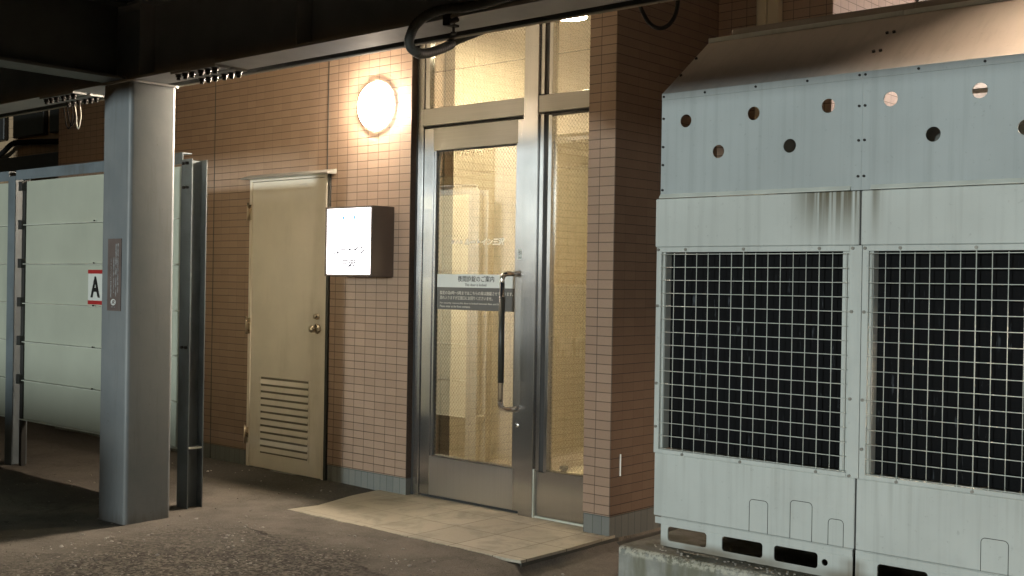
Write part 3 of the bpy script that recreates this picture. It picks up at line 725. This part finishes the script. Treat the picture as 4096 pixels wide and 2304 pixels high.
# flexible conduit looping under the beam, and its clamp
pts = [(4.6, -1.70, 2.66), (3.4, -1.70, 2.54), (2.75, -1.70, 2.475), (2.183, -1.700, 2.425), (1.973, -1.710, 2.429), (1.881, -1.720, 2.417), (1.820, -1.730, 2.381), (1.797, -1.735, 2.340), (1.790, -1.735, 2.313), (1.790, -1.720, 2.291), (1.792, -1.680, 2.277), (1.763, -1.600, 2.295), (1.729, -1.500, 2.329), (1.679, -1.380, 2.376), (1.615, -1.270, 2.424),  (2.0, -1.24, 2.5)]
cv = spl(pts, 22)
tag(obj('flexible_conduit', MB().tube(cv, lambda t: .0205+.0008*math.sin(t*len(cv)*1.6), 14), M_['conduit'], None, (2.0, -1.7, 2.4)), 'dark ribbed flexible conduit looping below the overhead beam', 'conduit')
tag(obj('straight_conduit', MB().tube([(1.5, -1.402, 2.44), (6, -1.402, 2.44)], .014, 12), M_['conduit'], None, (3, -1.402, 2.44)), 'straight dark conduit pipe fixed along the cladding trim above the glass', 'conduit')
mb = MB(); mb.box(1.935, 1.965, -1.69, -1.665, 2.372, 2.45, .002).box(1.935, 1.965, -1.69, -1.62, 2.372, 2.382, .002).cyl((1.95, -1.64, 2.399), (1.95, -1.64, 2.345), .006, n=10).cyl((1.95, -1.64, 2.352), (1.95, -1.64, 2.343), .012, n=6).cyl((1.965, -1.675, 2.384), (2.005, -1.675, 2.390), .011, n=10)
tag(obj('beam_clamp', mb, M_['bolt'], None, (1.95, -1.66, 2.39)), 'small black screw clamp gripping the beam flange beside the conduit loop', 'clamp')
cp = [(1.86, -.3, 3.1), (1.885, -.3, 2.85), (1.93, -.3, 2.715), (1.985, -.3, 2.625), (2.045, -.3, 2.59), (2.10, -.3, 2.60), (2.14, -.3, 2.65), (2.152, -.3, 2.74), (2.148, -.3, 2.88), (2.15, -.3, 3.1)]
tag(obj('hanging_cable', MB().tube(spl(cp, 8), .0105, 10), M_['cable'], None, (2.0, -.3, 2.6)), 'black cable hanging in a loop beside the brick pillar', 'cable')
for k, (x0, x1, zb, m_) in enumerate(((-1.905, -1.80, 2.285, 'cable'), (-1.86, -1.765, 2.30, 'cable'), (-1.76, -1.695, 2.275, 'lip'))):
    q = [(x0, -1.30, 2.5), (x0+.004, -1.28, 2.38), (x0+.25*(x1-x0), -1.28, zb+.03), (x0+.55*(x1-x0), -1.28, zb), (x0+.85*(x1-x0), -1.28, zb+.03), (x1, -1.28, 2.37), (x1+.005, -1.30, 2.5)]
    lab = ('black cable loop hanging left of the column, farthest from it', 'black cable loop hanging left of the column, beside the pale one', 'pale cable loop hanging left of the column, nearest to it')[k]
    tag(obj('cable_loop', MB().tube(spl(q, 8), .0045 if k < 2 else .0035, 8), M_[m_], None, (x0, -1.28, 2.4)), lab, 'cable', 'cable loops left of the column')

# plaque on the column
PQ = thing('column_plaque', (-.553, -1.686, 1.15), 'narrow brown plaque with vertical white lettering on the grey column', 'sign')
obj('plate', MB().box(-.622, -.485, -1.690, -1.6855, 1.148, 1.542, .001), M_['plaque'], PQ)
for k, (x, z0, z1, s_) in enumerate(((-.514, 1.245, 1.515, '関係者以外の駐車を固くお断り致します'), (-.534, 1.225, 1.515, '無断駐車は警察に通報し処置致します'), (-.556, 1.245, 1.44, '事故盗難等の責任は負いません'), (-.584, 1.22, 1.435, 'ルートイン三沢管理者'))):
    text('plaque_lettering', s_, x-.007, x+.007, z0, z1, -1.6905, M_['plaque_txt'], PQ, vertical=True, bold=.012)
obj('emblem', MB().poly([(-.558+.026*math.cos(R(a)), -1.690, 1.195+.0175*math.sin(R(a))) for a in range(0, 360, 15)], (0, -.0008, 0)), M_['note_white'], PQ)
text('emblem_letter', 'R', -.572, -.542, 1.185, 1.206, -1.6912, M_['plaque'], PQ, shear=.3, bold=.02)
text('emblem_lettering', 'ROUTE INN', -.578, -.538, 1.166, 1.172, -1.6905, M_['plaque_txt'], PQ)

# ================================================================== PANEL FENCE
F = thing('panel_fence', (-1.7, -1.15, -.03), 'steel framed fence of pale green horizontal boards behind the column', 'fence')
def hpost(x0, x1, y0, y1, z0, z1, label=None):
    mb = MB(); t = .007; xm = (x0+x1)/2
    mb.box(x0, x1, y0, y0+t, z0, z1, .001).box(x0, x1, y1-t, y1, z0, z1, .001).box(xm-.003, xm+.003, y0+t, y1-t, z0, z1-.004)
    return obj('post', mb, M_['post'], F)
pr = hpost(-.675, -.568, -1.20, -1.095, -.1, 2.025)
for z, dx in ((2.0, -.02), (2.0, .018), (1.86, -.012), (1.86, .02), (.93, -.01), (.93, .03)):
    obj('bolt', MB().cyl((-.625+dx, -1.2, z), (-.625+dx, -1.214, z), .0095, n=6), M_['bolt'], pr)
obj('stiffener_plate', MB().box(-.618, -.57, -1.192, -1.103, .34, .35), M_['lip'], pr)
hpost(-2.84, -2.735, -1.20, -1.09, -.1, 2.03)
hpost(-5.0, -4.895, -1.20, -1.09, -.1, 2.03)
mb = MB().box(-2.70, -2.665, -1.165, -1.13, -.1, 2.0, .002)
for z in (.61, .88, 1.15, 1.42, 1.69, 1.96): mb.box(-2.715, -2.665, -1.185, -1.165, z-.035, z+.03)
obj('bracket_rail', mb, M_['svc_dark'], F)
mb = MB()
for a, b in ((-2.735, -.675), (-4.895, -2.84)):
    mb.box(a, b, -1.195, -1.188, 2.0, 2.062).box(a, b, -1.195, -1.13, 2.062, 2.068)
obj('top_rail', mb, M_['post'], F)
for a, b in ((-2.668, -.680), (-4.89, -2.85)):
    mb = MB(); zs = [.325, .598, .868, 1.137, 1.412, 1.685, 1.995]
    for i in range(6):
        z0, z1 = zs[i]+.006, zs[i+1]-.004
        mb.poly([(a, -1.150, z0), (a, -1.150, z1), (a, -1.145, z1+.002), (a, -1.125, z1), (a, -1.125, z0)], (b-a, 0, 0))
    pn = obj('board_panel', mb, M_['board'], F)
    mb = MB()
    for z in zs[:-1]:
        mb.box(a-.02, b, -1.172, -1.12, z-.002, z+.004)
    obj('board_lip', mb, M_['lip'], pn)
    for z in zs[1:-1]:
        for xx in (a+.95, a+1.75): obj('lip_bolt', MB().cyl((xx, -1.165, z+.003), (xx, -1.165, z+.013), .006, n=8), M_['bolt'], pn)
# letter A sign
AS = thing('letter_sign', (-1.66, -1.152, 1.15), 'small white sign with a black letter A between red bars on the fence', 'sign')
obj('plate', MB().box(-1.800, -1.607, -1.1555, -1.1515, 1.153, 1.377), M_['glazed_white'], AS)
obj('red_bar', MB().box(-1.800, -1.607, -1.1575, -1.1552, 1.352, 1.377), M_['red'], AS)
obj('red_bar', MB().box(-1.800, -1.607, -1.1575, -1.1552, 1.153, 1.178), M_['red'], AS)
text('letter', 'A', -1.766, -1.650, 1.198, 1.334, -1.157, M_['black'], AS, bold=.03)

# ================================================================== COOLING UNITS
uy = -1.35; w = .816
def cooling_unit(ux, hx0, hx1, holes_at, label, outs):
    U = thing('cooling_unit', (ux, uy, .35), label, 'cooling unit', 'outdoor cooling units on the concrete plinth')
    obj('lower_casing', MB().box(ux+(.012 if ux < 3 else 0), ux+w, uy, uy+.03, .462, .700, .003), M_['unit'], U)
    for x0, x1, z1 in outs:      # knock-outs scored in the lower casing
        r = .014; z0 = .463; y = uy-.0006
        p = [(x0, y, z0)]+[(x0+r-r*math.cos(R(a)), y, z1-r+r*math.sin(R(a))) for a in range(0, 91, 15)]+[(x1-r+r*math.sin(R(a)), y, z1-r+r*math.cos(R(a))) for a in range(0, 91, 15)]+[(x1, y, z0)]
        obj('knock_out', MB().tube(p, .0011, 6), M_['conduit'], U)
    obj('upper_casing', MB().box(ux, ux+w, uy, uy+.03, 1.480, 1.662, .003), M_['unit'], U)
    obj('corner_post', MB().box(ux+.008, ux+.030, uy-.001, uy+.03, .700, 1.479, .001), M_['unit'], U)
    obj('corner_post', MB().box(ux+.785, ux+w+.012, uy-.001, uy+.03, .700, 1.479, .001), M_['unit'], U)
    obj('top_rail', MB().box(ux+.030, ux+.785, uy-.003, uy+.02, 1.460, 1.479, .001), M_['unit'], U)
    obj('bottom_rail', MB().box(ux+.030, ux+.785, uy-.004, uy+.02, .700, .716, .002), M_['unit'], U)
    for a, b in ((.755, .785), (.030, .042)): obj('inner_frame', MB().box(ux+a, ux+b, uy+.012, uy+.05, .716, 1.460), M_['unit'], U)
    obj('coil', MB().box(ux+.02, ux+w, uy+.055, uy+.12, .716, 1.462), M_['coil'], U)
    obj('unit_body', MB().box(ux+.004, ux+w-.002, uy+.13, uy+.75, .45, 1.66, .004), M_['unit'], U)
    mb = MB()
    for k in range(16):
        x = ux+.041+k*.0489; ext = .014 if k in (2, 7, 13) else 0
        mb.cyl((x, uy-.004, .716-ext), (x, uy-.004, 1.456+ext), .0015 if not ext else .0019, n=6)
    for k in range(16):
        z = 1.452-k*.0488; e = .012 if k in (4, 10) else 0
        mb.cyl((ux+.032-e, uy-.0072, z), (ux+.782+e, uy-.0072, z), .0015, n=6)
    obj('wire_guard', mb, M_['wire'], U)
    for x, z in ((.139, 1.4695), (.383, 1.4695), (.677, 1.4695), (.018, 1.4695), (.797, 1.4695), (.139, .706), (.383, .706), (.677, .706), (.797, .706), (.018, .80), (.018, 1.257), (.018, .964), (.796, 1.257), (.796, .964)):
        obj('screw', MB().cyl((ux+x, uy-.001, z), (ux+x, uy-.0085, z), .0055, n=8), M_['hood_gal'], U)
    hl = [rrect(ux+.076, ux+.245, .374, .428, .012), rrect(ux+.310, ux+.475, .374, .428, .012), rrect(ux+.520, ux+.686, .374, .428, .012), circ(ux+.712, .400, .0115)]
    sheet('base_frame', (ux+(.045 if ux < 3 else 0), ux+w-.004, .352, .461), hl, uy+.006, .006, M_['unit'], U)
    obj('base_lip', MB().box(ux+.020, ux+w-.004, uy-.001, uy+.0025, .434, .459, .001), M_['unit'], U)
    obj('base_foot', MB().box(ux+.045, ux+w-.004, uy+.5, uy+.56, .348, .455), M_['drain'], U)
    # snow hood: holed front sheet, sloped top
    sheet('hood_front', (hx0, hx1, 1.664, 2.036), [circ(a, b, .0243) for a, b in holes_at], uy+.003, .004, M_['hood_sheet'], U)
    dx = .035 if ux < 3 else 0
    obj('hood_drip_edge', MB().poly([(hx0+.035-dx, uy+.0005, 1.680), (hx0+.035-dx, uy-.010, 1.667), (hx0+.035-dx, uy-.010, 1.664), (hx0+.035-dx, uy+.004, 1.664)], (hx1-hx0-.035, 0, 0)), M_['wire'], U)  # lighter coating stands in for the highlight along this edge
    obj('hood_top_flange', MB().box(hx0, hx1, uy-.0015, uy+.012, 2.035, 2.060, .001), M_['hood_sheet'], U)
    obj('hood_slope', MB().poly([(hx0, uy+.001, 2.060), (hx0, uy+.0025, 2.0615), (hx0, -1.022, 2.309), (hx0, -1.0235, 2.3075)], (hx1-hx0, 0, 0)), M_['hood_top'], U)
    obj('back_rail', MB().box(hx0+(.05 if ux < 3 else .001), hx1, -.93, -.90, 2.20, 2.372, .002), M_['hood_back'], U)
    obj('fan_casing', MB().box(ux+(.45 if ux < 3 else .02), ux+w-.006, -1.24, -.65, 1.665, 1.905), M_['beam_dark'], U)
    obj('hood_ridge', MB().box(hx0+.002, hx1, -1.030, -1.020, 2.306, 2.324, .001), M_['hood_sheet'], U)
    sc_ = [(hx0+.010, z) for z in ((1.965, 1.858, 1.79, 1.695) if ux < 3 else (1.945, 1.83, 1.71))]+[(hx1-.010, z) for z in (1.945, 1.83, 1.71)]+[(hx0+x, 2.048) for x in (.010, .19, .40, .60)]+[(hx1-.010, 2.048)]
    for x, z in sc_: obj('hood_screw', MB().cyl((x, uy+.001, z), (x, uy-.005, z), .0045, n=8), M_['bolt'], U)
    for t in (.33, .66):
        yy = uy+.002+t*.326; zz = 2.061+t*.248
        for x in (hx0+.012, hx1-.012): obj('hood_screw', MB().cyl((x, yy, zz), (x, yy-.004, zz+.006), .006, n=8), M_['bolt'], U)
    return U
K1 = ((3.177, 3.250, .578), (3.337, 3.419, .596), (3.479, 3.534, .553))
cooling_unit(2.755, 2.775, 3.5750, [(2.882, 1.950), (3.024, 1.827), (3.166, 1.954), (3.310, 1.829), (3.452, 1.956)], 'left pale green outdoor cooling unit with rust streaks by its right edge', K1)
cooling_unit(3.577, 3.5755, 4.392, [(3.672, 1.959), (3.815, 1.833), (3.960, 1.959), (4.100, 1.834), (4.243, 1.960)], 'right pale green outdoor cooling unit, cut by the right edge of the photo', [(3.988, 4.071, .567)])
tag(obj('seam_strip', MB().box(3.570, 3.578, uy+.004, uy+.02, .462, 1.662), M_['steel_dark'], None, (3.574, uy, .462)), 'thin dark sealing strip in the gap between the two cooling units', 'strip')

# concrete plinth with a chipped upper edge
bm = bmesh.new(); N = 90; x0, x1 = 2.690, 5.2
prof = []
for i in range(N+1):
    x = x0+(x1-x0)*i/N; e = .007+.012*abs(noise.noise(Vector((x*14, 0, 0))))+.008*abs(noise.noise(Vector((x*45, 2, 0))))
    yo = .004*noise.noise(Vector((x*6, 5, 1)))
    prof.append([(x, -1.462+yo, -.15), (x, -1.462+yo, .352-e*1.3), (x, -1.462+e*.9+yo, .352-e*.35), (x, -1.44+e, .352), (x, -.45, .352), (x, -.45, -.15)])
rows = [[bm.verts.new(p) for p in r] for r in prof]
for i in range(N):
    for k in range(5): bm.faces.new((rows[i][k], rows[i+1][k], rows[i+1][k+1], rows[i][k+1]))
bm.faces.new(rows[0][::-1]); bm.faces.new(rows[-1])
mb = MB(); mb.bm.free(); mb.bm = bm
tag(obj('concrete_plinth', mb, M_['concrete'], None, (3.4, -1, -.1)), 'chipped grey concrete plinth under the cooling units', 'plinth')
# pale crumbs on the plinth
bm = bmesh.new()
for i in range(60):
    x = random.uniform(2.72, 3.7); y = random.uniform(-1.445, -1.37); r = random.uniform(.002, .005)
    vv = bmesh.ops.create_icosphere(bm, subdivisions=1, radius=r)['verts']
    for v in vv: v.co = Vector((v.co.x*1.3, v.co.y, v.co.z*.6))+Vector((x, y, .353+r*.4))
me = bpy.data.meshes.new('concrete_crumbs'); bm.to_mesh(me); bm.free(); me.materials.append(M_['pebble'])
o = bpy.data.objects.new('concrete_crumbs', me); C.objects.link(o); o['kind'] = 'stuff'; o['label'] = 'small crumbs of broken concrete on the plinth edge'
